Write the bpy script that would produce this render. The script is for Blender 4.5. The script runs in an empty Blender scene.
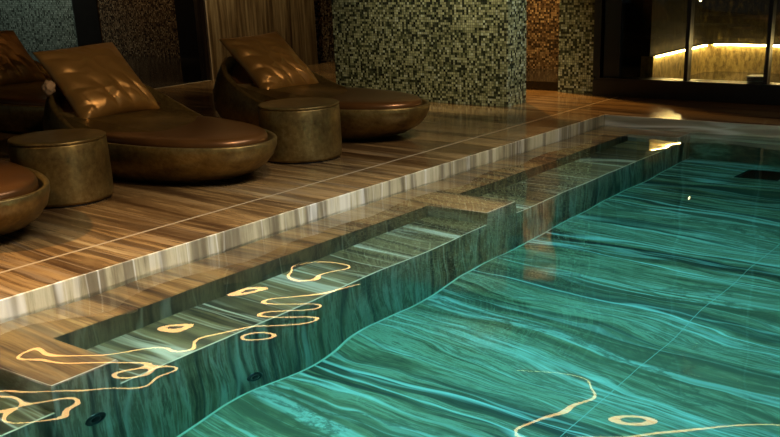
import bpy, bmesh, math, random
import numpy as np
from mathutils import Vector, Matrix, noise
random.seed(7)
PI = math.pi
C = bpy.context.scene.collection
S = bpy.context.scene

# ------------------------------------------------------------------ helpers
def link(name, bm, mats, parent=None, smooth=False):
    me = bpy.data.meshes.new(name)
    bmesh.ops.recalc_face_normals(bm, faces=bm.faces[:])
    bm.to_mesh(me); bm.free()
    for m in (mats if isinstance(mats, (list, tuple)) else [mats]):
        me.materials.append(m)
    if smooth:
        for p in me.polygons: p.use_smooth = True
    o = bpy.data.objects.new(name, me); C.objects.link(o)
    if parent is not None: o.parent = parent
    return o

def tag(o, label=None, cat=None, group=None, kind=None):
    if label: o['label'] = label
    if cat: o['category'] = cat
    if group: o['group'] = group
    if kind: o['kind'] = kind
    return o

def struct(name, bm, mats, parent=None, smooth=False):
    o = link(name, bm, mats, parent, smooth)
    if parent is None: o['kind'] = 'structure'
    return o

def empty(name, loc=(0, 0, 0), rz=0.0):
    o = bpy.data.objects.new(name, None); C.objects.link(o)
    o.location = loc; o.rotation_euler = (0, 0, rz); o.empty_display_size = .1
    return o

def box(bm, x0, x1, y0, y1, z0, z1, bev=0.0):
    vs = [bm.verts.new((x, y, z)) for z in (z0, z1) for y in (y0, y1) for x in (x0, x1)]
    fs = [(0, 2, 3, 1), (4, 5, 7, 6), (0, 1, 5, 4), (2, 6, 7, 3), (0, 4, 6, 2), (1, 3, 7, 5)]
    faces = [bm.faces.new([vs[i] for i in f]) for f in fs]
    if bev:
        es = list({e for f in faces for e in f.edges})
        bmesh.ops.bevel(bm, geom=es, offset=bev, segments=2, affect='EDGES', profile=.6)
    return bm

def BX(x0, x1, y0, y1, z0, z1, bev=0.0):
    return box(bmesh.new(), x0, x1, y0, y1, z0, z1, bev)

def prism(bm, pts, z0, z1, bev=0.0, bmat=-1):
    """A plan polygon (counter-clockwise) raised from z0 to z1."""
    a = [bm.verts.new((x, y, z0)) for x, y in pts]
    b = [bm.verts.new((x, y, z1)) for x, y in pts]
    n = len(pts)
    faces = [bm.faces.new(list(reversed(a))), bm.faces.new(b)]
    for i in range(n):
        faces.append(bm.faces.new((a[i], a[(i + 1) % n], b[(i + 1) % n], b[i])))
    if bev:
        es = [e for e in faces[1].edges]
        bmesh.ops.bevel(bm, geom=es, offset=bev, segments=1, affect='EDGES', material=bmat)
    return bm

def rings_mesh(bm, rings, cap0=True, cap1=True):
    vr = [[bm.verts.new(p) for p in r] for r in rings]
    n = len(rings[0])
    for a, b in zip(vr[:-1], vr[1:]):
        for i in range(n):
            bm.faces.new((a[i], a[(i + 1) % n], b[(i + 1) % n], b[i]))
    if cap0: bm.faces.new(list(reversed(vr[0])))
    if cap1: bm.faces.new(vr[-1])
    return vr

def lathe(bm, prof, n=64, cx=0, cy=0):
    rings = [[(cx + r * math.cos(2 * PI * i / n), cy + r * math.sin(2 * PI * i / n), z) for i in range(n)] for r, z in prof]
    return rings_mesh(bm, rings)

def tube(bm, pts, r, n=10):
    rings = []
    pts = [Vector(p) for p in pts]
    for i, p in enumerate(pts):
        d = (pts[min(i + 1, len(pts) - 1)] - pts[max(i - 1, 0)]).normalized()
        a = d.orthogonal().normalized() if abs(d.z) > .9 else d.cross(Vector((0, 0, 1))).normalized()
        b = d.cross(a).normalized()
        rings.append([p + r * (math.cos(2 * PI * k / n) * a + math.sin(2 * PI * k / n) * b) for k in range(n)])
    rings_mesh(bm, rings)
    return bm

# ------------------------------------------------------------------ materials
def newmat(name):
    m = bpy.data.materials.new(name); m.use_nodes = True
    nt = m.node_tree
    return m, nt, nt.nodes['Principled BSDF']

def N(nt, t, **kw):
    n = nt.nodes.new(t)
    for k, v in kw.items():
        if k.startswith('i_'): n.inputs[k[2:].replace('_', ' ')].default_value = v
        else: setattr(n, k, v)
    return n

def ramp(nt, stops, interp='LINEAR'):
    r = nt.nodes.new('ShaderNodeValToRGB')
    r.color_ramp.interpolation = interp
    els = r.color_ramp.elements
    while len(els) < len(stops): els.new(.5)
    for e, (p, c) in zip(els, stops):
        e.position = p; e.color = (*c, 1) if len(c) == 3 else c
    return r

def mixc(nt, a, b, fac, mode='MIX'):
    m = nt.nodes.new('ShaderNodeMix'); m.data_type = 'RGBA'; m.blend_type = mode
    for sock, v in ((m.inputs[0], fac), (m.inputs[6], a), (m.inputs[7], b)):
        if hasattr(v, 'is_output') or isinstance(v, bpy.types.NodeSocket): nt.links.new(v, sock)
        elif isinstance(v, (int, float)): sock.default_value = v
        else: sock.default_value = (*v, 1)
    return m.outputs[2]

def math_n(nt, op, a, b=None, c=None):
    m = nt.nodes.new('ShaderNodeMath'); m.operation = op
    for s, v in zip(m.inputs, (a, b, c)):
        if v is None: continue
        if isinstance(v, (int, float)): s.default_value = v
        else: nt.links.new(v, s)
    return m.outputs[0]

def onyx(name, stops, line_col, dark_col, rough=.18, rot=.06, rotx=0.0, warp=.34, line_amt=.65, joints=(), joint_col=(.5, .42, .28),
         fine=9.0, coarse=1.15, rough_hi=None, spec=.5, seed=(0, 0, 0), mottle=0.0, gain=2.3):
    """Vein-cut onyx: long streaks that run across the pool (along x) and straight down any face cut across them."""
    m, nt, p = newmat(name)
    L = nt.links
    tc = N(nt, 'ShaderNodeTexCoord')
    mp = N(nt, 'ShaderNodeMapping'); mp.inputs['Rotation'].default_value = (rotx, 0, rot); mp.inputs['Location'].default_value = seed
    L.new(tc.outputs['Object'], mp.inputs['Vector'])
    # warp the streak coordinate
    wsc = N(nt, 'ShaderNodeVectorMath', operation='MULTIPLY'); wsc.inputs[1].default_value = (.38, 1.1, .10)
    L.new(mp.outputs[0], wsc.inputs[0])
    wn = N(nt, 'ShaderNodeTexNoise', i_Scale=1.0, i_Detail=4.0, i_Roughness=.55)
    L.new(wsc.outputs[0], wn.inputs['Vector'])
    wcen = math_n(nt, 'SUBTRACT', wn.outputs[0], .5)
    wamp = math_n(nt, 'MULTIPLY', wcen, warp)
    sx = N(nt, 'ShaderNodeSeparateXYZ'); L.new(mp.outputs[0], sx.inputs[0])
    y2 = math_n(nt, 'ADD', sx.outputs[1], wamp)
    cb = N(nt, 'ShaderNodeCombineXYZ')
    L.new(math_n(nt, 'MULTIPLY', sx.outputs[0], .045), cb.inputs[0])
    L.new(y2, cb.inputs[1])
    L.new(math_n(nt, 'MULTIPLY', sx.outputs[2], .06), cb.inputs[2])
    # broad bands + fine streaks
    n1 = N(nt, 'ShaderNodeTexNoise', i_Scale=coarse * 2, i_Detail=3.0, i_Roughness=.5); L.new(cb.outputs[0], n1.inputs['Vector'])
    n2 = N(nt, 'ShaderNodeTexNoise', i_Scale=fine, i_Detail=9.0, i_Roughness=.72); L.new(cb.outputs[0], n2.inputs['Vector'])
    n3 = N(nt, 'ShaderNodeTexNoise', i_Scale=7.0, i_Detail=6.0, i_Roughness=.6); L.new(mp.outputs[0], n3.inputs['Vector'])
    v = math_n(nt, 'ADD', math_n(nt, 'MULTIPLY', n1.outputs[0], .42), math_n(nt, 'MULTIPLY', n2.outputs[0], .58))
    v = math_n(nt, 'ADD', v, math_n(nt, 'MULTIPLY', math_n(nt, 'SUBTRACT', n3.outputs[0], .5), .07))
    v = math_n(nt, 'MULTIPLY_ADD', math_n(nt, 'SUBTRACT', v, .5), gain, .5)
    cr = ramp(nt, stops); L.new(v, cr.inputs[0])
    col = cr.outputs[0]
    # pale hair-line veins and dark ones: level sets of smoother noises
    def lines(scale, lo, seedz):
        cc = N(nt, 'ShaderNodeVectorMath', operation='ADD'); cc.inputs[1].default_value = (3.1, seedz, 1.7); L.new(cb.outputs[0], cc.inputs[0])
        nn = N(nt, 'ShaderNodeTexNoise', i_Scale=scale, i_Detail=3.0, i_Roughness=.5); L.new(cc.outputs[0], nn.inputs['Vector'])
        d = math_n(nt, 'ABSOLUTE', math_n(nt, 'SUBTRACT', nn.outputs[0], .5))
        mr = N(nt, 'ShaderNodeMapRange', interpolation_type='SMOOTHSTEP'); mr.inputs['From Min'].default_value = 0; mr.inputs['From Max'].default_value = lo
        mr.inputs['To Min'].default_value = 1; mr.inputs['To Max'].default_value = 0
        L.new(d, mr.inputs['Value']); return mr.outputs[0]
    col = mixc(nt, col, dark_col, math_n(nt, 'MULTIPLY', lines(3.1, .045, 9.3), .75))
    col = mixc(nt, col, line_col, math_n(nt, 'MULTIPLY', lines(2.3, .016, 4.2), line_amt))
    col = mixc(nt, col, line_col, math_n(nt, 'MULTIPLY', lines(5.5, .02, 21.7), line_amt * .5))
    if mottle:
        cm = N(nt, 'ShaderNodeCombineXYZ'); L.new(math_n(nt, 'MULTIPLY', sx.outputs[0], .30), cm.inputs[0]); L.new(y2, cm.inputs[1]); L.new(math_n(nt, 'MULTIPLY', sx.outputs[2], .25), cm.inputs[2])
        nm = N(nt, 'ShaderNodeTexNoise', i_Scale=5.0, i_Detail=7.0, i_Roughness=.66, i_Distortion=.6); L.new(cm.outputs[0], nm.inputs['Vector'])
        dl = math_n(nt, 'ABSOLUTE', math_n(nt, 'SUBTRACT', nm.outputs[0], .5))
        ml = N(nt, 'ShaderNodeMapRange', interpolation_type='SMOOTHSTEP'); ml.inputs['From Max'].default_value = .05; ml.inputs['To Min'].default_value = 1; ml.inputs['To Max'].default_value = 0; L.new(dl, ml.inputs['Value'])
        nz = N(nt, 'ShaderNodeTexNoise', i_Scale=1.5, i_Detail=2.0); L.new(cb.outputs[0], nz.inputs['Vector'])
        zr_ = N(nt, 'ShaderNodeMapRange', interpolation_type='SMOOTHSTEP'); zr_.inputs['From Min'].default_value = .44; zr_.inputs['From Max'].default_value = .60; L.new(nz.outputs[0], zr_.inputs['Value'])
        col = mixc(nt, col, dark_col, math_n(nt, 'MULTIPLY', math_n(nt, 'MULTIPLY', ml.outputs[0], zr_.outputs[0]), mottle))
        col = mixc(nt, col, (.30, .21, .10), math_n(nt, 'MULTIPLY', zr_.outputs[0], mottle * .45))
    # tile joints: (axis, position, width)
    ox = N(nt, 'ShaderNodeSeparateXYZ'); L.new(tc.outputs['Object'], ox.inputs[0])
    for ax, pos, w in joints:
        d = math_n(nt, 'ABSOLUTE', math_n(nt, 'SUBTRACT', ox.outputs[ax], pos))
        col = mixc(nt, col, joint_col, math_n(nt, 'MULTIPLY', math_n(nt, 'LESS_THAN', d, w), .8))
    L.new(col, p.inputs['Base Color'])
    rr = N(nt, 'ShaderNodeMapRange'); rr.inputs['To Min'].default_value = rough; rr.inputs['To Max'].default_value = rough_hi or rough + .12
    L.new(n2.outputs[0], rr.inputs['Value']); L.new(rr.outputs[0], p.inputs['Roughness'])
    p.inputs['Specular IOR Level'].default_value = spec
    return m

BROWN = [(.08, (.035, .016, .006)), (.28, (.105, .052, .017)), (.42, (.215, .117, .040)), (.55, (.350, .205, .073)), (.66, (.20, .113, .042)), (.78, (.42, .27, .108)), (.93, (.55, .40, .19))]
deck_m = onyx('polished brown onyx', [(p_, tuple(.86 * c_ for c_ in col_)) for p_, col_ in BROWN], (.50, .36, .20), (.035, .015, .007), rough=.10, spec=.5, line_amt=.22, fine=13.0, coarse=1.7, warp=.22,
              joints=((0, -4.21, .010),), joint_col=(.50, .38, .22))
PALE = [(.10, (.11, .08, .038)), (.30, (.26, .21, .115)), (.48, (.46, .395, .235)), (.62, (.58, .51, .325)), (.74, (.40, .335, .19)), (.92, (.66, .60, .41))]
coping_m = onyx('pale vein-cut onyx edge', PALE, (.80, .76, .64), (.13, .095, .055), rough=.32, fine=16, coarse=1.6, line_amt=.7, warp=.12)
coping_far_m = onyx('pale onyx edge cut along the vein', PALE, (.78, .72, .56), (.13, .095, .055), rough=.32, fine=16, coarse=2.6, line_amt=.6, warp=.10, rotx=PI / 2)
ledge_m = onyx('honey onyx pool ledge', BROWN, (.55, .42, .24), (.05, .025, .012), rough=.35, line_amt=.3, fine=12, coarse=1.6, warp=.25)
OLIVE = [(.08, (.035, .024, .010)), (.30, (.12, .080, .032)), (.45, (.25, .175, .075)), (.58, (.38, .28, .135)), (.70, (.20, .145, .065)), (.92, (.55, .46, .28))]
WET = [(.10, (.020, .014, .008)), (.28, (.075, .050, .024)), (.42, (.22, .155, .075)), (.53, (.40, .345, .23)), (.61, (.16, .11, .055)), (.72, (.42, .37, .27)), (.93, (.66, .63, .55))]
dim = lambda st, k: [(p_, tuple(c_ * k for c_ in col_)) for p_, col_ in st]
riser_m = onyx('shade-darkened vein-cut onyx riser', dim(OLIVE, .42), (.34, .33, .24), (.012, .010, .006), rough=.4, line_amt=.5, warp=.16, fine=14, coarse=1.8, seed=(0, 5.1, 0))  # shade on the risers put into a darker stone colour
front_m = onyx('shade-darkened vein-cut onyx front', dim(WET, .82), (.50, .50, .42), (.012, .009, .006), rough=.4, line_amt=.55, warp=.2, fine=13, coarse=1.5, seed=(0, 7.7, 0))  # darker copy of the pool lining; shade of upright faces painted in
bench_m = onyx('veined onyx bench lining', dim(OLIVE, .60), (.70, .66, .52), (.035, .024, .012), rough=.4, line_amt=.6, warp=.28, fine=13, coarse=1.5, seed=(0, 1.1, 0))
pool_m = onyx('veined onyx pool lining', WET, (.86, .86, .80), (.035, .026, .016), rough=.4, rot=.05, warp=.5, line_amt=.6, mottle=.8, gain=2.9, fine=17.0, coarse=1.3,
              joints=((0, -1.77, .002),), joint_col=(.5, .5, .44), seed=(0, 2.3, 0))
slab_m = None

def mosaic(name, stops, pitch=.0215, rough=.22, grout=(.012, .013, .010), seed=0.0):
    m, nt, p = newmat(name); L = nt.links
    tc = N(nt, 'ShaderNodeTexCoord')
    sc = N(nt, 'ShaderNodeVectorMath', operation='MULTIPLY_ADD'); sc.inputs[1].default_value = (1 / pitch,) * 3; sc.inputs[2].default_value = (.31 + seed, .27 + seed, .0)
    L.new(tc.outputs['Object'], sc.inputs[0])
    fl = N(nt, 'ShaderNodeVectorMath', operation='FLOOR'); L.new(sc.outputs[0], fl.inputs[0])
    fr = N(nt, 'ShaderNodeVectorMath', operation='FRACTION'); L.new(sc.outputs[0], fr.inputs[0])
    wn = N(nt, 'ShaderNodeTexWhiteNoise', noise_dimensions='3D'); L.new(fl.outputs[0], wn.inputs['Vector'])
    cr = ramp(nt, stops, 'CONSTANT'); L.new(wn.outputs['Value'], cr.inputs[0])
    hs = N(nt, 'ShaderNodeHueSaturation'); L.new(cr.outputs[0], hs.inputs['Color'])
    sepc = N(nt, 'ShaderNodeSeparateColor'); L.new(wn.outputs['Color'], sepc.inputs[0])
    L.new(math_n(nt, 'MULTIPLY_ADD', sepc.outputs[1], .6, .7), hs.inputs['Value'])
    # grout: distance to the tile border in the two in-plane axes (the normal picks which)
    ge = N(nt, 'ShaderNodeNewGeometry')
    nab = N(nt, 'ShaderNodeVectorMath', operation='ABSOLUTE'); L.new(ge.outputs['Normal'], nab.inputs[0])
    c5 = N(nt, 'ShaderNodeVectorMath', operation='SUBTRACT'); L.new(fr.outputs[0], c5.inputs[0]); c5.inputs[1].default_value = (.5, .5, .5)
    ca = N(nt, 'ShaderNodeVectorMath', operation='ABSOLUTE'); L.new(c5.outputs[0], ca.inputs[0])
    dm = N(nt, 'ShaderNodeVectorMath', operation='SUBTRACT'); L.new(ca.outputs[0], dm.inputs[0]); L.new(nab.outputs[0], dm.inputs[1])
    s = N(nt, 'ShaderNodeSeparateXYZ'); L.new(dm.outputs[0], s.inputs[0])
    mx = math_n(nt, 'MAXIMUM', math_n(nt, 'MAXIMUM', s.outputs[0], s.outputs[1]), s.outputs[2])
    g = math_n(nt, 'GREATER_THAN', mx, .44)
    col = mixc(nt, hs.outputs[0], grout, g)
    L.new(col, p.inputs['Base Color'])
    L.new(math_n(nt, 'MULTIPLY_ADD', g, .5, rough), p.inputs['Roughness'])
    return m

mosaic_m = mosaic('green and cream glass mosaic', [(0, (.022, .026, .012)), (.20, (.060, .068, .030)), (.34, (.17, .175, .080)), (.50, (.30, .30, .155)), (.76, (.38, .385, .22)), (.94, (.46, .48, .33))])
mosaic_far_m = mosaic('teal grey glass mosaic', [(0, (.05, .06, .05)), (.16, (.14, .17, .14)), (.5, (.21, .25, .21)), (.85, (.28, .32, .27))], pitch=.03, seed=.17)
mosaic_brown_m = mosaic('brown glass mosaic', [(0, (.03, .018, .010)), (.30, (.10, .065, .035)), (.58, (.20, .14, .08)), (.85, (.32, .25, .15))], seed=.4)

def plain(name, col, rough=.5, metallic=0.0, var=.0, scale=8.0, bump=0.0, spec=.5):
    m, nt, p = newmat(name); L = nt.links
    p.inputs['Roughness'].default_value = rough; p.inputs['Metallic'].default_value = metallic
    p.inputs['Specular IOR Level'].default_value = spec
    tc = N(nt, 'ShaderNodeTexCoord')
    nz = N(nt, 'ShaderNodeTexNoise', i_Scale=scale, i_Detail=6.0, i_Roughness=.6); L.new(tc.outputs['Object'], nz.inputs['Vector'])
    a = tuple(c * (1 - var) for c in col); b = tuple(min(1, c * (1 + var)) for c in col)
    cr = ramp(nt, [(.3, a), (.7, b)]); L.new(nz.outputs[0], cr.inputs[0]); L.new(cr.outputs[0], p.inputs['Base Color'])
    if bump:
        bp = N(nt, 'ShaderNodeBump', i_Strength=bump, i_Distance=.01); L.new(nz.outputs[0], bp.inputs['Height']); L.new(bp.outputs[0], p.inputs['Normal'])
    return m

def bronze(name):
    m, nt, p = newmat(name); L = nt.links
    tc = N(nt, 'ShaderNodeTexCoord')
    n1 = N(nt, 'ShaderNodeTexNoise', i_Scale=5.0, i_Detail=8.0, i_Roughness=.7); L.new(tc.outputs['Object'], n1.inputs['Vector'])
    n2 = N(nt, 'ShaderNodeTexNoise', i_Scale=38.0, i_Detail=4.0, i_Roughness=.6); L.new(tc.outputs['Object'], n2.inputs['Vector'])
    v = math_n(nt, 'ADD', math_n(nt, 'MULTIPLY', n1.outputs[0], .65), math_n(nt, 'MULTIPLY', n2.outputs[0], .35))
    cr = ramp(nt, [(.28, (.075, .045, .013)), (.44, (.19, .122, .036)), (.56, (.285, .195, .060)), (.72, (.44, .33, .125))])
    L.new(v, cr.inputs[0]); L.new(cr.outputs[0], p.inputs['Base Color'])
    p.inputs['Metallic'].default_value = .75
    rr = N(nt, 'ShaderNodeMapRange'); rr.inputs['To Min'].default_value = .28; rr.inputs['To Max'].default_value = .52
    L.new(n2.outputs[0], rr.inputs['Value']); L.new(rr.outputs[0], p.inputs['Roughness'])
    bp = N(nt, 'ShaderNodeBump', i_Strength=.18, i_Distance=.004); L.new(n2.outputs[0], bp.inputs['Height']); L.new(bp.outputs[0], p.inputs['Normal'])
    return m

arris_m = plain('pale edge highlight and trim', (.62, .56, .42), rough=.4, var=.12)  # paints the edge highlight on the ledge bevel; also used for trim strips
bronze_m = bronze('aged bronze finish')
leather_m = plain('copper brown leatherette', (.165, .070, .019), rough=.30, metallic=.55, var=.22, scale=3.0)
pillow_m = plain('satin bronze cushion cloth', (.43, .222, .058), rough=.37, metallic=.5, var=.15, scale=4.0)
tan_m = plain('tan cord', (.48, .30, .16), rough=.7, var=.25, scale=60)
black_m = plain('black metal', (.010, .009, .008), rough=.35, var=.2)
darkwall_m = plain('dark brown wall', (.030, .020, .013), rough=.6, var=.3, scale=2)
blackstone_m = plain('black polished stone', (.018, .016, .014), rough=.12, var=.4, scale=3)
ceil_m = plain('dark painted ceiling', (.030, .026, .022), rough=.8, var=.1)
steel_m = plain('dark steel', (.05, .055, .055), rough=.4, metallic=.8, var=.2)
trimpale_m = plain('pale stone strip', (.36, .29, .19), rough=.35, var=.2)

def stripes(name):
    m, nt, p = newmat(name); L = nt.links
    tc = N(nt, 'ShaderNodeTexCoord'); sx = N(nt, 'ShaderNodeVectorMath', operation='MULTIPLY'); sx.inputs[1].default_value = (1, 1, .05)
    L.new(tc.outputs['Object'], sx.inputs[0])
    n1 = N(nt, 'ShaderNodeTexNoise', i_Scale=16.0, i_Detail=6.0, i_Roughness=.7); L.new(sx.outputs[0], n1.inputs['Vector'])
    v = math_n(nt, 'MULTIPLY_ADD', math_n(nt, 'SUBTRACT', n1.outputs[0], .5), 2.0, .5)
    cr = ramp(nt, [(.15, (.035, .020, .009)), (.40, (.10, .066, .030)), (.62, (.20, .145, .070)), (.88, (.34, .27, .15))])
    L.new(v, cr.inputs[0]); L.new(cr.outputs[0], p.inputs['Base Color']); p.inputs['Roughness'].default_value = .35
    return m
slab_m = stripes('vertical vein-cut onyx')

def gold(name, bright):
    m, nt, p = newmat(name); L = nt.links
    tc = N(nt, 'ShaderNodeTexCoord'); sx = N(nt, 'ShaderNodeVectorMath', operation='MULTIPLY'); sx.inputs[1].default_value = (1, 1, .45)
    L.new(tc.outputs['Object'], sx.inputs[0])
    n1 = N(nt, 'ShaderNodeTexNoise', i_Scale=26.0, i_Detail=5.0, i_Roughness=.75); L.new(sx.outputs[0], n1.inputs['Vector'])
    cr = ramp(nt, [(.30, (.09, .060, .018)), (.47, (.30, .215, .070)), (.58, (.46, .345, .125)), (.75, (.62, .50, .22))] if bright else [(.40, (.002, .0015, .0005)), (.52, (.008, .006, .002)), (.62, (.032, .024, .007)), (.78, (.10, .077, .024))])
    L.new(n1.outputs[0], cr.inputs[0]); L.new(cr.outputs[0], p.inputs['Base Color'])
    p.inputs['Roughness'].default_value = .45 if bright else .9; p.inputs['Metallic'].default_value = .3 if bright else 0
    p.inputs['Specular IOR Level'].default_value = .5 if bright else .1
    return m
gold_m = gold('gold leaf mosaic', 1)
golddark_m = gold('dark gold mosaic with painted falloff', 0)  # dark flecked mosaic, darkened further to paint the strip light's fade upward

def emis(name, col, strength):
    m = bpy.data.materials.new(name); m.use_nodes = True; nt = m.node_tree; nt.nodes.clear()
    o = nt.nodes.new('ShaderNodeOutputMaterial'); e = nt.nodes.new('ShaderNodeEmission')
    e.inputs[0].default_value = (*col, 1); e.inputs[1].default_value = strength
    nt.links.new(e.outputs[0], o.inputs[0]); return m

def glassmat(name):
    m, nt, p = newmat(name)
    nt.nodes.remove(p); o = nt.nodes['Material Output']
    tr = N(nt, 'ShaderNodeBsdfTransparent'); tr.inputs[0].default_value = (.80, .82, .76, 1)
    gl = N(nt, 'ShaderNodeBsdfGlossy'); gl.inputs['Roughness'].default_value = .02
    fr = N(nt, 'ShaderNodeFresnel'); fr.inputs['IOR'].default_value = 1.45
    mx = N(nt, 'ShaderNodeMixShader'); nt.links.new(fr.outputs[0], mx.inputs[0]); nt.links.new(tr.outputs[0], mx.inputs[1]); nt.links.new(gl.outputs[0], mx.inputs[2])
    nt.links.new(mx.outputs[0], o.inputs[0]); return m
glass_m = glassmat('tinted glass')

def watermat():
    m = bpy.data.materials.new('teal pool water'); m.use_nodes = True; nt = m.node_tree; nt.nodes.clear()
    o = nt.nodes.new('ShaderNodeOutputMaterial')
    g = N(nt, 'ShaderNodeBsdfGlass'); g.inputs['IOR'].default_value = 1.333; g.inputs['Roughness'].default_value = 0
    nt.links.new(g.outputs[0], o.inputs['Surface'])
    v = N(nt, 'ShaderNodeVolumeAbsorption'); v.inputs['Color'].default_value = (0.0, .88, .925, 1); v.inputs['Density'].default_value = .85
    nt.links.new(v.outputs[0], o.inputs['Volume'])
    return m
water_m = watermat()

# ------------------------------------------------------------------ the setting
ZW = -.0845
XC, YC = -3.835, 7.80          # pool side of the coping, long and far side
XE, XT = -3.095, -3.51         # outer face of the benches, back of the benches
Z1, Z2, ZF = -.146, -.413, -1.093
XR, YN = -.30, -1.30           # pool sides out of view
# deck: one slab around the pool opening
bm = bmesh.new()
box(bm, -9.12, XC - .012, -3.0, 13.0, -.4, 0)
box(bm, XC - .012, 3.2, YC + .012, 13.0, -.4, 0)
box(bm, XR + .03, 3.2, -3.0, YC + .012, -.4, 0)
box(bm, XC - .012, XR + .03, -3.0, YN - .012, -.4, 0)
struct('floor', bm, deck_m)
# pale vein-cut edge of the pool
bm = bmesh.new(); prism(bm, [(XC - .012, YN), (XC, YN), (XC, YC + .012), (XC - .012, YC + .012)], -.36, .0005, .002); struct('trim_1', bm, coping_m)
bm = BX(XC, XR, YC, YC + .012, -.36, .0005, .002); struct('trim_2', bm, coping_far_m)
# shallow ledge with the two arms between the benches
pts = [(XC - .02, YN), (XE, YN), (XE, -.55), (XT, -.55), (XT, -.85)]
pts = [(XC - .02, YN), (XT, YN), (XT, 1.93), (XE, 1.93), (XE, 2.225), (XT, 2.225), (XT, 4.84), (XE, 4.84), (XE, 5.15), (XT, 5.15), (XT, 7.55), (XE, 7.55), (XE, YC + .02), (XC - .02, YC + .02)]
bm = prism(bmesh.new(), pts, -1.2, Z1, .004, 1); struct('floor_ledge', bm, [ledge_m, arris_m])
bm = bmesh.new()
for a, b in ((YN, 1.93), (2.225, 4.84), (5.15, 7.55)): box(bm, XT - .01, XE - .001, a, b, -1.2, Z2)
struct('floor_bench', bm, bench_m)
# facing of the bench fronts and arms (thin veined lining, shade put into its colour)
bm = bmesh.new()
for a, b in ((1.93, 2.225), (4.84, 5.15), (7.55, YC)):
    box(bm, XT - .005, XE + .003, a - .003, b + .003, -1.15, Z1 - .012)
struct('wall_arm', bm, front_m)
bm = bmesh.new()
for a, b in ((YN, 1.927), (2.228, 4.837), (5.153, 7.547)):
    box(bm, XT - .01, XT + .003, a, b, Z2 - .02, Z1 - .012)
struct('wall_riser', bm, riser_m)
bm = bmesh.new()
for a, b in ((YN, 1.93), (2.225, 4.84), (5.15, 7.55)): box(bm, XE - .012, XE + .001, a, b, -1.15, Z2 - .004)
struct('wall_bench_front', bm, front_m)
bm = bmesh.new()
for a, b in ((YN, 1.927), (2.228, 4.837), (5.153, 7.547)): box(bm, XE - .006, XE + .0015, a, b, Z2 - .0045, Z2 + .001)
struct('trim_5', bm, arris_m)
struct('trim_6', BX(XE, XE + .010, YN, YC, ZF - .01, ZF + .006, .002), arris_m)
bm = BX(XE - .05, XR + .03, YN - .012, YC + .05, -1.4, ZF); struct('floor_pool', bm, pool_m)
bm = BX(XC, XR, YC + .002, YC + .06, -1.3, -.30); struct('wall_pool_far', bm, pool_m)
bm = BX(XR, XR + .06, YN, YC, -1.3, -.01); struct('wall_pool_right', bm, pool_m)
bm = BX(XC, XR, YN - .06, YN, -1.3, -.01); struct('wall_pool_near', bm, pool_m)

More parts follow.
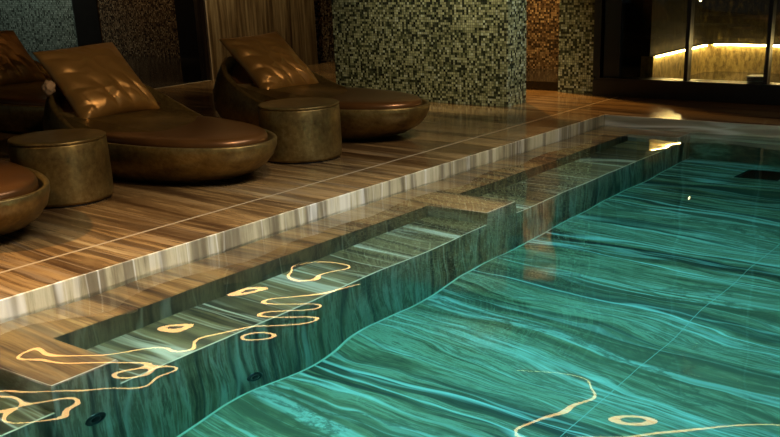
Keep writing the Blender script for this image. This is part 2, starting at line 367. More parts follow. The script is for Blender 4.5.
# water: a closed body with a gently rippled top
# a field of small plane ripples: height in micrometres, wave vector, phase
RIPPLES = """0.8,2.347,47.651,1.64 0.3,-21.263,-27.451,0.6 70.5,9.902,3.784,-2.06 11.5,15.428,6.654,2.58 0.8,44.06,15.974,2.49 8.8,17.108,15.347,0.18
4.1,4.136,-20.454,0.01 2.3,-28.112,29.61,-2.59 26.9,-12.184,0.55,0.18 3.7,-42.857,13.658,-1.77 4.8,6.688,24.191,2.46 11.1,18.487,5.469,-0.56
5.4,9.596,21.017,-1.63 18.8,10.468,-12.934,0.52 38.5,-6.402,10.283,-2.34 195.7,-6.719,3.664,-2.88 4.7,-2.84,31.302,0.84 16.5,-0.807,-14.591,0.16
10.2,-3.898,-12.633,-2.28 4.2,-23.007,20.586,1.14 0.5,-56.895,-2.283,-0.02 231.3,-5.856,4.495,2.56 0.3,-27.326,-13.563,2.04 1,-24.564,-16.378,-1.25
159,-7.748,-4.099,0.76 33.6,13.604,-9.679,-2.19 12.6,20.183,-6.523,-0.48 47,10.662,3.568,1.17 0.3,-39.007,36.747,-1.74 25.2,12.512,3.242,2.33
8.5,-18.356,18.429,2.04 1.8,15.444,-44.592,2.29 15.8,-6.109,-12.875,-1.74 64.1,-7.352,-3.31,0.7 0.5,31.652,19.07,0.06 35.4,5.714,-14.076,0.92
1.2,-23.216,-19.813,-0.03 84.5,-3.901,11.363,-1.12 85.8,2.756,-12.211,2.8 4.7,34.988,8.764,-0.97 37.8,3.817,9.223,-0.37 8.5,3.489,-13.906,1.5
26.4,13.037,3.868,2.77 66.9,6.875,7.522,-0.77 5.8,-23.203,-0.236,1.94 43.9,-2.875,-11.231,-2.96 148.9,-7.632,-4.794,2.81 0.5,44.831,10.597,-0.64
49.3,-1.486,9.458,-2.54 4.9,-6.781,-24.018,-0 15.8,-12.079,16.983,0.54 0.4,14.419,39.443,-1.74 20,13.158,0.188,-1.57 4.9,-2.467,30.823,-3.12
139.9,8.301,-3.857,2.59 1.3,30.481,9.807,2.12 10,-16.568,-5.748,2.28 2.9,20.793,-13.255,-2.15 13.6,-4.81,-14.998,2.01 1.4,-7.307,37.069,-0.19
0.2,-23.265,-31.429,-1.09 53.4,8.695,8.103,-1.71 51.9,-11.752,0.082,2.95 19.8,-1.439,17.287,-2.14 144.8,5.852,-5.803,-1.66 4.7,24.68,-27.652,2.36
103.5,0.709,-9.524,-0.6 2.8,-28.415,28.214,0.91 329.5,2.187,-7.2,0.84 27.9,15.274,-1.943,1.06 8.2,-10.879,11.666,1.92 694.6,-7.334,-1.171,-1.85
32.4,5.711,9.311,2.37 52.6,8.438,6.832,-0.32 0.5,-9.509,-50.086,-1.46 3.2,24.421,9.718,3.07 0.6,-38.419,-28.415,2.37 0.3,28.745,24.9,0.19
0.3,-17.749,-31.823,-0.67 167.9,0.204,-9.395,-2.3 0.3,40.778,-15.878,2.76 8.4,-23.575,19.527,2.37 11.2,-15.578,12.972,-2.49 170.8,-7.738,5.648,-1.99
374,-2.059,-7.223,-2.02 63,3.027,-12.533,-1.9 1.1,27.232,24.232,2.98 40.9,-8.224,16.2,2.55 37.3,12.18,4.406,-0.92 0.1,4.852,50.988,-1.83
9.9,-1.396,-13.611,0.59 7.5,24.29,-10.185,0.43 23.2,16.412,-2.038,-2.07 55,12.72,5.807,-2.26 33.3,-11.42,8.09,2.94 30.7,13.234,-13.667,-0.36
16.9,-17.791,-0.535,1.36 10.7,-22.041,30.539,-1.92 3.4,4.074,-19.757,-2.86 5.5,28.882,-33.04,-0.67 6.7,12.649,16.504,0.66 22.7,-18.397,-1.992,3.01
48.5,6.755,8.964,2.22 2.2,10.603,22.608,-2.98 0.5,-53.801,-10.491,0.51 17.9,-0.329,18.835,2.56 3.6,12.577,-34.909,1.6 94.8,-7.975,9.001,2.11
2.2,10.559,22.917,2.43 3.4,-17.663,-18.631,2.1 367.2,-0.638,8.421,0.2 3.3,22.863,10.132,-2.08 7.3,27.437,-0.155,2.94 0.6,11.033,25.173,2.64
0.4,14.109,15.274,3.02 3.3,-46.599,5.719,3.11 16.3,18.095,0.45,2.83 121.5,2.014,-7.985,2.71 9.5,15.579,7.961,0.25 33.4,11.592,2.941,-0.54
198.7,7.625,-1.652,1.8 154,-9.675,-1.021,-1.05 63.8,10.779,-5.176,-1.46 197.7,8.252,-6.229,1.55 94.9,-1.023,-10.137,1.76 1.3,32.928,6.207,2.57
6.2,-12.838,-16.29,1.47 3.8,25.504,11.046,-2.17 6.4,32.877,2.208,-2.47 33.1,9.603,-14.246,0.88 3.4,-10.231,27.437,-0.62 24,-0.278,-15.559,-2.25
16.8,-16.499,-3.127,-1.49 2.2,9.757,-44.816,-0.45 2.7,-14.391,-17.346,-1.93 8.8,24.804,-4.286,3.01 28.1,-12.771,2.042,-0.36 1.8,28.663,-37.828,2.2
2.6,17.463,-36.037,3.04 3.2,-16.632,-10.079,-1.72 3.8,-24.384,-0.972,-0.25 17.8,-12.771,5.993,-2.25 1.6,-17.245,-22.534,-0.94 1,12.595,35.572,0.11
254.9,-7.476,3.004,-2.35 0.5,-20.612,-27.302,-2.83 3.7,-14.79,39.237,0.94 1,6.585,31.025,2.98 2.6,21.954,17.328,-0.9 3.9,11.952,-33.52,2.31
31.6,13.142,-13.023,-1.98 232.9,4.014,-6.886,-0.28 0.7,-11.828,-42.202,-2.09 8.3,-18.894,-14.582,1.51 38.4,13.105,4.992,0.61 119.5,6.512,-6.06,1.36
737.9,-6.888,1.156,-0.05 0.3,-16.392,-38.924,-1.26 16.9,13.374,12.729,-2.76 265.9,-0.239,-8.958,1.62 0.4,30.843,40.736,0.81 40.5,16.023,-4.287,2.79
1.4,-9.7,-38.425,2.29 65.5,-11.163,-2.175,-2.62 213.4,-4.544,-6.535,-1.98 10,2.331,18.277,-0.64 1.1,-56.052,0.328,2.36 0.7,42.779,25.698,-0.69
17,-4.399,23.431,1.1 160.8,-2.127,9.385,2.83 0.6,17.652,29.905,2.06 25,-12.095,7.04,-2.73 3.5,22.469,9.428,-2.58 3.6,32.286,5.276,1.76
47.2,-6.457,11.294,1.13 2,29.838,-1.61,-0.06 12.2,-3.755,-25.869,0.81 95.2,-10.275,5.015,0.04 7,6.308,19.16,-0.21 81.7,7.941,7.604,2.6
21.2,-16.702,9.665,-2.02 0.3,-23.28,-33.517,2.14 14.7,10.346,-19.956,2.33 26.6,-8.869,2.132,0.93 30.6,10.404,-13.974,2.98 470.8,2.824,-6.967,2.15
1.3,33.387,-46.177,0.3 7,-13.75,24.312,3.02 76.2,-11.101,2.336,-1.1 15.2,7.215,11.414,-1.12 12.3,-15.145,-8.901,-0.93 17.7,13.656,3.724,-1.44
41.1,-8.886,1.723,1.71 16.1,7.013,11.625,-2.19 4.6,-17.905,2.525,-0.8 9.5,7.329,15.905,0.7 13.7,14.076,0.133,0.25 7.7,-25.489,13.649,2.33
18.2,-12.589,6.093,-2.06 0.8,-15.161,-4.005,-2.82 87.6,7.759,7.725,1.74 9.9,-20.816,0.226,-2.57 0.6,-16.571,51.36,0.67 6.2,16.114,9.043,-0.95
181.8,-7.956,5.035,-1.2 15.2,-7.423,-12.894,0.32 19.2,-4.813,13.964,-0.88 5.7,-5.719,-24.454,-1.64 11.7,6.511,-26.198,2.11 20.8,12.556,1.109,0.46
1.2,10.416,47.374,1.4 118.9,-1.94,9.038,-2.21 142.5,-7.574,-4.962,-2.89 384.2,-7.529,0.618,-0.92 1.1,-39.079,-17.813,2.86 1.2,40.087,20.046,0.06
120.7,-2.016,8.487,-0.99 2,13.067,20.821,-1.94 5.1,-0.814,-32.348,1.47 2.4,-10.382,-23.377,2.25 13.7,-4.828,13.44,0.86 2.3,28.974,-28.553,-1.6
3,13.506,15.442,-1.06 9.8,14.175,1.594,2.84 93.8,-8.786,8.969,-0.16 0.1,-27.291,-48.518,2.09 105.6,9.8,-3.447,-2.49 4.3,-22.898,-1.245,0.05
3.8,14.953,17.284,1.42 22.6,-14.339,-10.06,-2.69 8.6,31.524,3.341,-2.81 164,3.673,-8.061,1.43 8,-16.074,32.849,-2.51 18.8,14.643,10.899,-1.43
0.4,23.728,32.355,-2.05 75.5,7.419,-13.774,-1.21 76.7,7.139,-4.759,2.39 67.5,3.572,8.19,1.16 1.9,43.034,-0.519,-0.19 30.3,9.813,-11.816,0.94
139.1,-4.185,7.684,0.73 3.9,35.577,11.838,0.22 1.1,13.891,19.435,-2.53 32,-11.754,4.962,2.12 34,3.34,11.636,0.04 7.8,9.176,20.135,-0.31
21.1,-2.123,14.77,3.03 42.8,10.063,-9.735,1.89 2.4,26.482,6.173,-2.64 26.7,12.818,-6.791,0.93 44.3,-16.115,5.319,-2.54 10.5,-0.994,-13.151,1.72
21,-19.432,-1.46,-1.17 6.9,26.522,-9.474,-1.55 5.6,9.591,20.818,-1.14 486.5,-0.273,8.213,1.66 1.3,-38.46,-1.977,2.51 1.2,-41.775,-1.999,-1.18
2.3,-27.138,48.618,-0.63 198.6,-3.245,8.956,0.89 560.7,6.057,3.798,2.3 1.8,-34.745,-0.479,1.92 7.3,15.838,-28.551,0.67 3.9,25.216,-27.951,-1.62
37,-13.909,8.261,2.08 11.6,20.435,-2.638,2.98 121.1,9.961,-2.097,0.16 6.2,-15.548,33.308,-2.17 129.5,6.71,6.033,0.63 16.2,11.051,-18.49,1.94
111.6,9.738,-3.804,-1.56 30.7,-6.266,-8.529,2.32 136.4,8.212,-1.869,-1.81 10.1,-19.82,2.816,1.51 18.1,-15.683,-2.364,-0.98 9.7,15.696,7.885,0.57
2.9,-26.207,27.914,1.86 21.9,17.714,-9.08,0.38 283.1,6.49,4.923,2.08 229.9,5.491,6.429,2.1 0.4,53.42,11.267,-0.26 13,-14.161,0.381,1.42
1.4,-22.879,-17.394,1.06 0.8,-42.032,-8.705,1.18 1,30.876,-29.363,0.67 26.7,-4.537,-9.738,-1.59 410,-4.96,-5.767,1.57 11.1,-15.289,-11.511,-2.02
5.6,-25.491,-0.953,1.95 9.1,17.448,8.837,2.64 76.6,8.183,5.739,0.45 54.1,-7.34,-9.352,0.07 0.8,11.84,48.493,2.79 6.4,-31.498,18.524,0.38
137.5,-5.542,-7.367,2.68 6.8,-16.412,-11.882,2.18 24.8,0.514,14.325,2.94 79.6,-1.209,11.078,1.26 28.4,9.51,11.581,-0.3 19.5,-6.381,-10.414,-2.07
11.2,-3.44,-17.813,0.11 1.2,23.832,26.005,1.02 2.1,-5.009,38.221,-1.7 473.8,4.206,5.691,-0.7 0.4,-42.566,-36.192,-2.06 26.2,-3.819,12.811,1.84
135.7,6.135,-6.547,1.47 4.8,-3.576,34.937,1.97 0.2,-31.778,-40.627,-0.12 6.3,-16.2,-18.618,1.07 7.2,26.664,-10.2,0.66 11.4,-3.667,-21.336,1.93
3.3,21.23,-9.504,2.38 213.4,-6.806,-3.984,-1.9 1.8,44.438,0.964,1.22 286.6,-3.627,6.965,-1.67 0.4,-3.087,-51.791,-0.33 209.5,-4.373,6.638,2.82
1.6,-15.506,-23.753,-2.81 71.7,9.161,8.342,-0.42 0.1,-34.323,-45.194,1.6 3.9,-16.749,14.737,-2.62 15.2,12.962,-4.567,-2.39 36.9,13.742,6.608,-1.25
97,-6.714,8.057,2.04 3.3,4.527,-41.126,3.11 9.5,-19.155,15.4,1.4 38.4,-15.289,3.674,-2.4 1.5,-27.194,46.39,-3.06 83.8,8.067,5.672,0.18
6.8,-10.158,21.538,-1.71 8.7,24.328,-23.827,-2.53 4.4,3.885,-35.574,-2.82 22.3,-5.331,13.528,-1.22 0.1,-25.315,-45.027,-3.04 4.3,9.327,-32.872,-0.61
8.4,8.769,-28.851,0.79 2.7,31.194,11.294,0.7 19.7,6.32,10.55,-1.38 43.7,15.825,-4.464,2.72 60.2,-1.595,8.393,-1.53 58.1,2.336,-12.879,-3.1
0.2,-21.006,-22.472,1.83 6.6,20.069,-20.787,1.87 0.9,38.872,20.794,0.91 3.1,31.397,-13.828,-2.67 22.9,11.401,-11.264,1.5 14.1,0.892,12.256,-3.06
0.9,-7.452,-29.748,0.12 5,27.685,1.046,2.38 106.3,7.005,-7.909,1.69 191.5,-6.546,3.897,2.93 0.9,-2.854,-47.718,-0.2 2,13.734,-47.216,-2.46
54.6,11.42,1.926,0.84 20.1,14.87,-13.6,-1.69 7.9,18.474,14.327,0.86 27.3,8.485,12.468,0.7 65.8,-11.12,3.129,2.81 0.3,-1.068,49.309,-1.86
337.5,-4.522,-6.064,-2.74 227.1,2.782,7.099,1.37 7.5,-17.035,-16.61,0.04 10.5,1.555,-21.232,2.92 8.3,31.389,-7.301,1.95 33.9,-13.403,9.819,-0.79
2,-8.324,36.167,-1.4 8.6,-16.404,-8.701,2.93 172.5,-4.96,-6.948,-2.63 23.3,17.451,-9.166,-0.2 81.2,-8.62,-5.149,0.21 2.6,-36.301,14.777,2.35
222.1,-2.629,8.522,-2.52 0.7,-6.84,-43.555,2.93 0.6,-23.697,-27.782,0.33 65,11.317,5.47,0.46 7.5,-9.228,28.837,1.23 0.5,22.125,38.596,-0.62
0.8,-47.575,1.362,-0.34 148.4,-7.91,7.324,-0.12 0.2,29.703,46.047,-2.44 0.5,-49.847,-9.479,2.27 176.3,-4.223,-6.591,-0.86 12.3,-5.979,9.276,2.38
7.1,13.282,-22.607,-0.42 0.8,30.628,22.699,-1.71 145.1,8.635,3.26,1.45 45.1,-2.889,-10.52,1.93 46.5,-12.924,-5.417,-2.32 17,0.211,-18.733,0.03
28.5,17.367,-7.549,2.03 825.2,-7.295,-0.503,2.86 34.9,7.79,-17.39,1.92 0.6,-28.648,-38.354,-2.14 1.4,-48.616,-4.354,0.58 20.8,-16.332,-0.336,-1.28
25.1,12.229,-0.62,-2.93 56.9,-8.631,12.574,-2.4 65.4,-10.669,5.465,-2.1 5,-30.383,4.914,1.73 1.9,-16.716,-20.152,-3.08 1.9,30.331,12.225,1.75
3.9,-15.116,-21.279,-2.39 1.2,31.671,7.785,2.15 126.4,-7.19,6.796,-2.79 2.3,-39.147,14.836,0.32 2.6,-33.775,-14.86,-1.46 64.9,-11.467,-5.535,2.35
8.2,-19.692,-14.99,0.14 6.9,27.548,4.278,1.45 495.3,-3.489,6.488,0.02 303.6,-0.652,-8.703,-0.3 4.9,-31.283,17.919,2.63 5.1,19.008,-36.562,2.43
13.7,-19.536,-5.487,0.93 11,-15.494,-7.209,1.58 2.1,-12.273,-24.677,-2.28 22.8,16.383,-1.766,-2.85 15.5,13.727,0.337,-0.74 86.2,7.572,6.994,2.68"""
RW = np.array([[float(q) for q in t.split(',')] for t in RIPPLES.split()])
def wave_rows(xs, y):
    return (RW[:, 0] * 1e-6 * np.sin(np.outer(xs, RW[:, 1]) + y * RW[:, 2] + RW[:, 3])).sum(1)
x0, x1, y0, y1 = XC - .003, XR + .002, YN - .002, YC + .004
nx, ny = 260, 660
bm = bmesh.new()
grid = [[bm.verts.new((x0 + (x1 - x0) * i / nx, y0 + (y1 - y0) * j / ny, 0)) for i in range(nx + 1)] for j in range(ny + 1)]
xs_ = np.array([v.co.x for v in grid[0]])
for row in grid:
    for v, h in zip(row, wave_rows(xs_, row[0].co.y)): v.co.z = ZW + h
for j in range(ny):
    for i in range(nx):
        f = bm.faces.new((grid[j][i], grid[j][i + 1], grid[j + 1][i + 1], grid[j + 1][i])); f.smooth = True
border = [grid[0][i] for i in range(nx + 1)] + [grid[j][nx] for j in range(1, ny + 1)] + [grid[ny][i] for i in range(nx - 1, -1, -1)] + [grid[j][0] for j in range(ny - 1, 0, -1)]
low = [bm.verts.new((v.co.x, v.co.y, -1.25)) for v in border]
nb = len(border)
for i in range(nb): bm.faces.new((border[i], low[i], low[(i + 1) % nb], border[(i + 1) % nb]))
bm.faces.new(low)
w = link('pool_water', bm, water_m)
tag(w, 'clear teal pool water with golden ripple reflections between the stone edges', 'water', kind='stuff')

# ---- fittings in the pool
def jet(y, z, label):
    t = empty('pool_jet', (XE, y, z)); tag(t, label, 'pool jet', 'water jets in the bench front')
    bm = bmesh.new(); lathe(bm, [(.050, -.004), (.050, .006), (.045, .010), (.026, .010), (.024, .004)], 32)
    bmesh.ops.rotate(bm, verts=bm.verts, matrix=Matrix.Rotation(PI / 2, 3, 'Y'), cent=(0, 0, 0)); link('cover_plate', bm, steel_m, t, True)
    bm = bmesh.new(); lathe(bm, [(.022, -.002), (.022, .011), (.015, .014), (.002, .014)], 24)
    bmesh.ops.rotate(bm, verts=bm.verts, matrix=Matrix.Rotation(PI / 2, 3, 'Y'), cent=(0, 0, 0)); link('nozzle', bm, black_m, t, True)
jet(2.10, -.64, 'dark round water jet below the square arm nearest the camera')
jet(2.90, -.92, 'dark round water jet low on the long bench front, near the pool floor')
g = empty('floor_grille', (-2.40, 7.47, ZF)); tag(g, 'black rectangular drain grille set in the pool floor at the far end', 'drain')
bm = bmesh.new()
for a in ((-.15, .15, -.14, -.115), (-.15, .15, .115, .14), (-.15, -.125, -.115, .115), (.125, .15, -.115, .115)): box(bm, a[0], a[1], a[2], a[3], 0, .014)
link('grille_frame', bm, black_m, g)
bm = bmesh.new()
for i in range(9): box(bm, -.125, .125, -.112 + i * .0255, -.100 + i * .0255, .002, .010)
link('slat', bm, black_m, g)
bm = BX(-.125, .125, -.115, .115, 0, .002); link('sump', bm, black_m, g)

# ------------------------------------------------------------------ walls and columns
CE = 2.62
struct('ceiling', BX(-20.2, 3.2, -3.0, 13.2, CE, CE + .15), ceil_m)
struct('wall_far', BX(-20.2, 3.2, 13.0, 13.2, 0, CE), darkwall_m)
struct('wall_left', BX(-20.4, -20.2, -3.0, 13.2, -.4, CE), darkwall_m)
# the mosaic pillar by the second lounger and the slim one by the glass room
struct('pillar_1', BX(-6.78, -4.81, 7.87, 8.19, 0, CE), mosaic_m)
struct('pillar_2', BX(-4.885, -4.515, 8.92, 9.32, 0, CE), mosaic_m)
struct('wall_corridor', BX(-7.2, -4.6, 9.98, 10.10, 0, CE), mosaic_brown_m)
struct('wall_corridor_side', BX(-5.05, -4.90, 9.32, 9.98, 0, CE), mosaic_brown_m)
# upright onyx slab behind the second lounger
struct('wall_slab', BX(-9.30, -9.12, 8.40, 10.25, 0, CE), slab_m)
struct('trim_3', BX(-9.125, -9.095, 8.385, 8.405, 0, CE), trimpale_m)
struct('trim_4', BX(-9.15, -9.12, -3.0, 8.385, -.06, .004), trimpale_m)
struct('floor_back', BX(-20.2, -9.15, -3.0, 13.0, -.4, -.02), blackstone_m)
struct('wall_recess', BX(-13.8, -9.30, 10.50, 10.90, -.02, CE), mosaic_brown_m)
struct('pillar_3', BX(-14.40, -13.80, 10.48, 10.90, -.02, CE), black_m)
struct('pillar_4', BX(-12.0, -11.40, 10.47, 10.50, -.02, CE), black_m)
struct('wall_mosaic', BX(-20.2, -14.40, 10.55, 10.75, -.02, CE), mosaic_far_m)

# ------------------------------------------------------------------ glass front and steam room
YG = 8.82
win = empty('window_1', (0, 0, 0)); win['kind'] = 'structure'
bm = bmesh.new(); box(bm, -4.47, 1.5, YG, YG + .16, 0, .15, .004); box(bm, -4.44, 1.5, YG - .012, YG + .17, .15, .165)
link('window_sill', bm, black_m, win)
bm = bmesh.new(); box(bm, -4.47, -4.40, YG, YG + .16, .165, CE); box(bm, -4.38, -4.22, YG + .03, YG + .12, .165, CE)
link('window_frame', bm, black_m, win)
for xm in (-3.585, -2.885, -2.10):
    link('mullion', BX(xm - .017, xm + .017, YG + .02, YG + .10, .165, CE), black_m, win)
for a, b in ((-4.22, -3.602), (-3.568, -2.902), (-2.868, -2.117)):
    link('glass_pane', BX(a, b, YG + .055, YG + .065, .165, CE), glass_m, win)
# golden bench wall inside
def arc(cx, cy, r, a0, a1, n): return [(cx + r * math.cos(a0 + (a1 - a0) * i / n), cy + r * math.sin(a0 + (a1 - a0) * i / n)) for i in range(n + 1)]
def inner(off):
    X, Y, r = -3.97 - off, 10.36 + off, .22 + off
    return [(X, 9.02)] + arc(X + r, Y - r, r, PI, PI / 2, 12) + [(-1.4, Y - .12)]
def strip_wall(a, b, z0, z1):
    bm = bmesh.new(); n = len(a)
    v = [[bm.verts.new((*p, z)) for p in q] for q in (a, b) for z in (z0, z1)]
    for i in range(n - 1):
        bm.faces.new((v[0][i], v[0][i + 1], v[1][i + 1], v[1][i])); bm.faces.new((v[2][i + 1], v[2][i], v[3][i], v[3][i + 1]))
        bm.faces.new((v[1][i], v[1][i + 1], v[3][i + 1], v[3][i])); bm.faces.new((v[0][i + 1], v[0][i], v[2][i], v[2][i + 1]))
    bm.faces.new((v[0][0], v[1][0], v[3][0], v[2][0])); bm.faces.new((v[0][-1], v[2][-1], v[3][-1], v[1][-1]))
    return bm
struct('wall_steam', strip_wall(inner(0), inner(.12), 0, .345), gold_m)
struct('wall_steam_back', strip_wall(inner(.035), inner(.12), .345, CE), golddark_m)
struct('floor_steam', BX(-6.0, 1.5, 9.0, 11.0, 0, .08), blackstone_m)
struct('wall_steam_side', BX(-4.50, -4.46, 9.32, 11.0, 0, CE), black_m)
struct('wall_steam_end', BX(-6.0, 1.5, 11.0, 11.1, 0, CE), black_m)
led_m = emis('warm glow', (1.0, .70, .30), 85)
def led(name, pts, label):
    t = tube(bmesh.new(), pts, .008, 8); o = link(name, t, led_m, None, True); tag(o, label, 'light strip', 'glowing strips in the glass room'); return o
inn = inner(-.016)
def lift(q): return [(x, y, .340) for x, y in q]
led('light_strip', lift([(inn[0][0], 9.05), (inn[0][0], 9.55)] + inn[1:5]), 'slanting warm glowing strip along the side wall behind the glass')
led('light_strip', lift(inn[7:14] + [(-2.6, inn[-1][1] + .065), inn[-1]]), 'level warm glowing strip along the back wall behind the glass')
b = empty('steam_box', (-3.03, 9.06, .08)); tag(b, 'small black box on the floor behind the glass beside the mullion', 'box')
link('body', BX(-.075, .075, -.04, .10, 0, .115, .006), black_m, b); link('lid', BX(-.08, .08, -.045, .105, .115, .125, .003), steel_m, b)
hl = empty('hanging_lamp', (-3.77, 9.55, CE)); tag(hl, 'tiny bright lamp hanging inside the glass room by the mullion', 'lamp')
bm = bmesh.new(); tube(bm, [(0, 0, 0), (0, 0, -1.0), (0, 0, -1.76)], .004, 6); link('cord', bm, black_m, hl)
bm = bmesh.new(); lathe(bm, [(.004, -1.83), (.010, -1.825), (.012, -1.79), (.008, -1.765), (.003, -1.76)], 16); link('bulb', bm, emis('lamp glow', (1, .75, .4), 14), hl, True)

# ------------------------------------------------------------------ loungers, pillows, tables
def zr(s):
    q = min(max((s - 1.02) / .83, 0), 1.15)
    return .257 + .33 * q ** 1.5
def zm(s):
    q = min(max((s - 1.2) / .62, 0), 1.1)
    return .257 + .30 * q ** 1.9
def outl(u0, u1, hw, n=96):
    """plan outline: blunt egg, s along the lounger from the foot, t across."""
    pts = []
    for i in range(n):
        a = 2 * PI * i / n
        ca, sa = math.cos(a), math.sin(a)
        e = 1.0 if ca > 0 else .78            # foot side (ca>0) round, head side squarer
        c = math.copysign(abs(ca) ** (1.0 if ca > 0 else .62), ca)
        sN = math.copysign(abs(sa) ** (.92 if ca > 0 else .72), sa)
        mid = u0 + (u1 - u0) * .54
        s = mid - c * ((mid - u0) if ca > 0 else (u1 - mid))
        pts.append((s, sN * hw))
    return pts
LEV = [(0, .40, 1.72, .375), (.05, .31, 1.80, .41), (.16, .21, 1.91, .445), (.36, .105, 1.98, .475), (.60, .035, 1.97, .492), (.84, .004, 1.90, .495), (.97, .0, 1.845, .49), (1.0, .006, 1.835, .485)]
def shell_bm():
    rim = outl(LEV[-1][1], LEV[-1][2], LEV[-1][3])
    rings = []
    for f, a, b, h in LEV:
        o = outl(a, b, h)
        rings.append([(-s, t, f * zr(r[0])) for (s, t), r in zip(o, rim)])
    for sh, dz in ((.022, .0), (.028, -.006), (.034, -.05)):
        o = outl(sh, 1.835 - sh, .485 - sh)
        rings.append([(-s, t, zr(r[0]) + dz) for (s, t), r in zip(o, rim)])
    bm = bmesh.new(); rings_mesh(bm, rings)
    return bm
def mattress_bm():
    base = outl(.060, 1.775, .430); mid = (.95, 0)
    rings = []
    prof = [(1.0, -.045), (1.0, .008), (.992, .022), (.975, .032), (.93, .039), (.8, .042), (.6, .040), (.35, .036), (.12, .034)]
    for k, dz in prof:
        ring = []
        for s, t in base:
            s2, t2 = mid[0] + (s - mid[0]) * k, t * k
            ring.append((-s2, t2, zm(s2) + dz))
        rings.append(ring)
    bm = bmesh.new(); rings_mesh(bm, rings)
    return bm
shell_me = mattress_me = None
def lounger(loc, rz, label, first=None):
    if first is None:
        r = empty('sun_lounger', loc, rz)
        link('shell', shell_bm(), bronze_m, r, True); link('mattress', mattress_bm(), leather_m, r, True)
    else:
        r = first.copy(); C.objects.link(r); r.location = loc; r.rotation_euler = (0, 0, rz)
        for ch in first.children:
            c = ch.copy(); C.objects.link(c); c.parent = r
    tag(r, label, 'lounger', 'egg-shaped sun loungers')
    return r
PILLOW_T = .105
def pillow_bm(seed):
    """square cushion lying in its own xy plane (u across, v from the bottom edge up), pinched corners, folds near the bottom edge."""
    rg = random.Random(seed)
    n = 84; W = .325; H = .315
    bm = bmesh.new()
    def top(u, v):
        th = max(0, (1 - abs(u) ** 3.0) * (1 - abs(v) ** (4.5 if v < 0 else 2.6))) ** .48 * PILLOW_T * (1.0 - .12 * v)
        nx_ = noise.noise(Vector((u * 2.3 + seed, v * 2.3, .3)))
        lowm = max(0, min(1, (-.05 - v) / .6)); edge = (1 - abs(u) ** 6) * (1 - abs(v) ** 8)
        ph = u * 15 + v * 5.5 + 1.6 * nx_ + seed
        fold = (abs(math.sin(ph * .5)) ** .7 - .6) * .034 * lowm * edge * (.45 + .55 * min(1, max(0, u * 1.2 + .7)))
        fold += (abs(math.sin(u * 9 + v * 8 + 2.2 * nx_)) ** .6 - .7) * .008 * max(0, min(1, (-.2 - v) / .5)) * edge
        fold += (1 - abs(noise.noise(Vector((u * 2.6 - v * 1.2 + seed, v * 3.5 + u * 2, 2.7))) * 2) ** .8) * .006 * edge
        side = max(0, min(1, (-.45 - u) / .5)) * edge
        fold += (abs(math.sin(v * 7.0 + u * 3 + seed)) - .55) * .030 * side
        return th + fold + .008 * nx_ * edge
    def plan(u, v):
        pin = .075
        return W * u * (1 - pin * (1 - v * v) ** 1), H * v * (1 - pin * (1 - u * u) ** 1)
    g = {}
    for sgn in (1, -1):
        for j in range(n + 1):
            for i in range(n + 1):
                u, v = -1 + 2 * i / n, -1 + 2 * j / n
                rim_ = i in (0, n) or j in (0, n)
                if rim_ and sgn == -1: g[sgn, i, j] = g[1, i, j]; continue
                x, y = plan(u, v)
                z = 0 if rim_ else (top(u, v) if sgn == 1 else -.65 * max(0, (1 - abs(u) ** 3.2) * (1 - abs(v) ** 3.2)) ** .55 * PILLOW_T)
                z += .012 * math.sin(2.2 * u + seed) * (1 - .5 * v)
                g[sgn, i, j] = bm.verts.new((x, y, z))
    for sgn in (1, -1):
        for j in range(n):
            for i in range(n):
                q = [g[sgn, i, j], g[sgn, i + 1, j], g[sgn, i + 1, j + 1], g[sgn, i, j + 1]]
                bm.faces.new(q if sgn == 1 else q[::-1])
    return bm
def pillow(seed, loc, rz, tilt, roll, label):
    """loc: middle of the pillow. It faces the pool (+x) and leans back by tilt."""
    o = link('throw_pillow', pillow_bm(seed), pillow_m, None, True)
    # local u -> +y, v -> up-back (-x, +z), normal -> +x +z
    v = Vector((-math.cos(tilt), 0, math.sin(tilt))); u = Vector((0, 1, 0)); nn = u.cross(v)
    M = Matrix((u, v, nn)).transposed().to_4x4()
    o.matrix_world = Matrix.Translation(loc) @ Matrix.Rotation(rz, 4, 'Z') @ M @ Matrix.Rotation(roll, 4, 'Z')
    tag(o, label, 'pillow', 'bronze pillows on the loungers')
    return o
A1 = math.radians(4.5)
l1 = lounger((-4.44, 4.42, 0), -A1, 'bronze egg-shaped lounger between the two round side tables')
l2 = lounger((-4.47, 6.12, 0), -math.radians(1.5), 'bronze egg-shaped lounger in front of the wide mosaic pillar', l1)
l0 = lounger((-4.47, 2.765, 0), -A1, 'bronze lounger cut off by the picture edge, only its rounded foot in view', l1)
l3 = lounger((-6.90, 5.29, 0), -math.radians(3), 'bronze lounger in the row behind, half hidden at the picture edge', l1)
pillow(1.0, (-5.99, 4.48, .552), -.02, math.radians(46), .02, 'bronze satin pillow with gathered folds, on the lounger between the side tables')
pillow(4.3, (-5.96, 6.13, .505), -.04, math.radians(44), .03, 'bronze satin pillow on the lounger in front of the wide pillar')
pillow(8.1, (-8.47, 5.32, .545), -.02, math.radians(46), .0, 'brown satin pillow on the half hidden lounger of the row behind')
# crumpled tan tab beside the first pillow
bm = bmesh.new(); bmesh.ops.create_icosphere(bm, subdivisions=3, radius=.046)
for v in bm.verts: v.co *= 1 + .45 * noise.noise(v.co * 45); v.co.y *= .8
o = link('pillow_tassel', bm, tan_m, None, True); o.location = (-6.035, 4.118, .553)
tag(o, 'crumpled tan fabric knot tucked beside the pillow at the lounger edge', 'tassel')

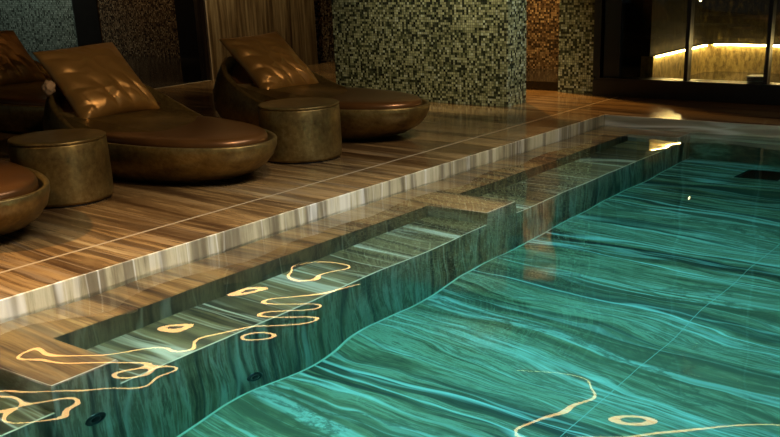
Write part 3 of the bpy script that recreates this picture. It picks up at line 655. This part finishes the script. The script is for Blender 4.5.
def table(loc, label, first=None):
    if first is None:
        r = empty('side_table', loc)
        bm = bmesh.new(); lathe(bm, [(.272, .012), (.276, .03), (.279, .10), (.278, .24), (.276, .346), (.271, .354)], 96); link('drum', bm, bronze_m, r, True)
        bm = bmesh.new(); lathe(bm, [(.267, .354), (.274, .355), (.277, .361), (.275, .368), (.270, .371), (.20, .3715)], 96); link('table_top', bm, bronze_m, r, True)
        bm = bmesh.new(); lathe(bm, [(.262, 0), (.266, .002), (.266, .012), (.26, .012)], 96); link('base_ring', bm, black_m, r, True)
    else:
        r = first.copy(); C.objects.link(r); r.location = loc
        for ch in first.children:
            c = ch.copy(); C.objects.link(c); c.parent = r
    tag(r, label, 'side table', 'round bronze side tables')
    return r
t1 = table((-5.27, 3.60, 0), 'round bronze side table nearer the camera, below the folded pillow')
t2 = table((-4.87, 5.25, 0), 'round bronze side table between the middle lounger and the pillar lounger', t1)

# ------------------------------------------------------------------ ceiling cove lights (seen as golden ripples in the water)
cove_m = emis('cove glow', (1.0, .54, .20), 8)
def cove(bmx, label):
    o = link('cove_light', bmx, cove_m); tag(o, label, 'cove light', 'warm ceiling cove strips'); return o
cove(BX(-8.823, -8.797, 4.0, 10.5, CE - .004, CE - .001), 'warm light strip along the ceiling above the slab wall')
cove(BX(-4.7, -1.2, 8.044, 8.066, CE - .004, CE - .001), 'warm light strip along the ceiling before the glass room')
def downlight(x, y, label):
    t = empty('recessed_downlight', (x, y, CE)); tag(t, label, 'ceiling light', 'recessed downlights')
    bm = bmesh.new(); lathe(bm, [(.075, 0), (.075, -.006), (.055, -.008), (.052, -.002)], 32); link('bezel', bm, steel_m, t, True)
    bm = bmesh.new(); lathe(bm, [(.050, -.001), (.050, -.004), (.01, -.005)], 32); link('lens', bm, emis('downlight glow', (1, .85, .62), 30), t, True)

# ------------------------------------------------------------------ lights
def spot(name, loc, target, power, col, size_deg, blend=.6, rad=.06):
    L = bpy.data.lights.new(name, 'SPOT'); L.energy = power; L.color = col; L.spot_size = math.radians(size_deg); L.spot_blend = blend; L.shadow_soft_size = rad
    o = bpy.data.objects.new(name, L); C.objects.link(o); o.location = loc
    o.rotation_euler = (Vector(target) - Vector(loc)).to_track_quat('-Z', 'Y').to_euler()
    return o
def area(name, loc, target, power, col, sx, sy, spread=180):
    L = bpy.data.lights.new(name, 'AREA'); L.shape = 'RECTANGLE'; L.size = sx; L.size_y = sy; L.energy = power; L.color = col; L.spread = math.radians(spread)
    o = bpy.data.objects.new(name, L); C.objects.link(o); o.location = loc
    o.rotation_euler = (Vector(target) - Vector(loc)).to_track_quat('-Z', 'Y').to_euler()
    return o
WARM = (1.0, .62, .28); WARM2 = (1.0, .74, .45); COOL = (.97, .98, .98)
spot('deck spot', (-5.2, 1.4, 2.58), (-4.3, 2.5, 0), 430, WARM, 52, .9, .05)
spot('lounger spot', (-2.7, 3.6, 2.58), (-5.4, 4.2, .3), 150, WARM2, 44, .8, .05)
spot('lounger spot', (-2.9, 5.4, 2.58), (-5.3, 6.0, .3), 105, WARM2, 40, .8, .05)
spot('ledge lamp', (-3.0, 1.0, 2.58), (-3.5, 2.1, 0), 500, (1, .68, .36), 56, .9, .35)
spot('corridor lamp', (-5.9, 9.3, 2.58), (-5.4, 9.4, 0), 420, (1.0, .56, .18), 100, .6, .06)
spot('pillar lamp', (-4.6, 6.6, 2.58), (-5.5, 7.87, .75), 190, (1, .88, .58), 60, .9, .06)
area('pool fill', (-2.2, 3.4, 2.58), (-2.2, 3.4, 0), 185, COOL, 1.4, 5.0, 105)  # unseen panel added over the pool to light its floor and the coping
L = bpy.data.lights.new('underwater fill', 'AREA')
area('underwater fill', (XR - .03, 3.0, -.6), (-3, 3.0, -.9), 14, (.9, 1, 1), .3, 3.0)  # unseen light added on the hidden side to lift pool floor and steps

spot('slab fill', (-8.2, 8.6, 2.58), (-9.1, 9.0, .3), 100, (1, .80, .48), 90, .8, .06)  # added out of view to brighten the slab
spot('recess fill', (-12.6, 9.6, 2.58), (-12.9, 10.7, .3), 60, (1, .66, .34), 110, .8, .06)  # unseen warm spot added to lift the recess wall
spot('mosaic fill', (-15.4, 9.2, 2.58), (-15.6, 10.5, .3), 110, (.9, 1, .85), 120, .8, .06)  # unseen cool spot added so the far mosaic shows
spot('pillar side fill', (-3.0, 8.3, 2.58), (-4.81, 8.03, .45), 170, (.92, 1, .92), 30, .9, .05)  # narrow spot added out of view to brighten the pillar's right face
spot('coping fill', (-2.5, 6.3, 2.58), (-3.8, 6.7, 0), 110, (1, .90, .68), 62, .9, .25)  # unseen spot added to lift the far stretch of coping
# world: faint cool daylight from the open side of the hall
wd = bpy.data.worlds.new('World'); S.world = wd; wd.use_nodes = True
bg = wd.node_tree.nodes['Background']; bg.inputs[0].default_value = (.62, .80, .85, 1); bg.inputs[1].default_value = .06

# ------------------------------------------------------------------ camera
f, yaw, pitch, roll, px, py = 1026.6304617249511, -0.6509127614903831, 0.360704045690113, 0.03689655113151847, 409.160656557649, 340.3523274479749
cy, sy, cp, sp = math.cos(yaw), math.sin(yaw), math.cos(pitch), math.sin(pitch)
F = Vector((sy * cp, cy * cp, -sp)); R0 = Vector((cy, -sy, 0)); D0 = F.cross(R0)
cr_, sr_ = math.cos(roll), math.sin(roll)
R = cr_ * R0 + sr_ * D0; D = -sr_ * R0 + cr_ * D0
cam = bpy.data.cameras.new('Camera'); co = bpy.data.objects.new('Camera', cam); C.objects.link(co)
cam.sensor_fit = 'HORIZONTAL'; cam.sensor_width = 36; cam.lens = f / 780 * 36
cam.shift_x = (390 - px) / 780; cam.shift_y = (py - 218.5) / 780
cam.clip_start = .02; cam.clip_end = 100
M = Matrix((R, -D, -F)).transposed().to_4x4(); M.translation = (0, 0, 1.3)
co.matrix_world = M
S.camera = co
S.view_settings.view_transform = 'Standard'; S.view_settings.look = 'None'; S.view_settings.exposure = 0; S.view_settings.gamma = 1
S.view_settings.use_curve_mapping = False
S.cycles.max_bounces = 12; S.cycles.transmission_bounces = 10; S.cycles.glossy_bounces = 6; S.cycles.transparent_max_bounces = 12
S.cycles.caustics_refractive = True; S.cycles.caustics_reflective = False
S.cycles.use_denoising = True
S.cycles.sample_clamp_indirect = 40.0
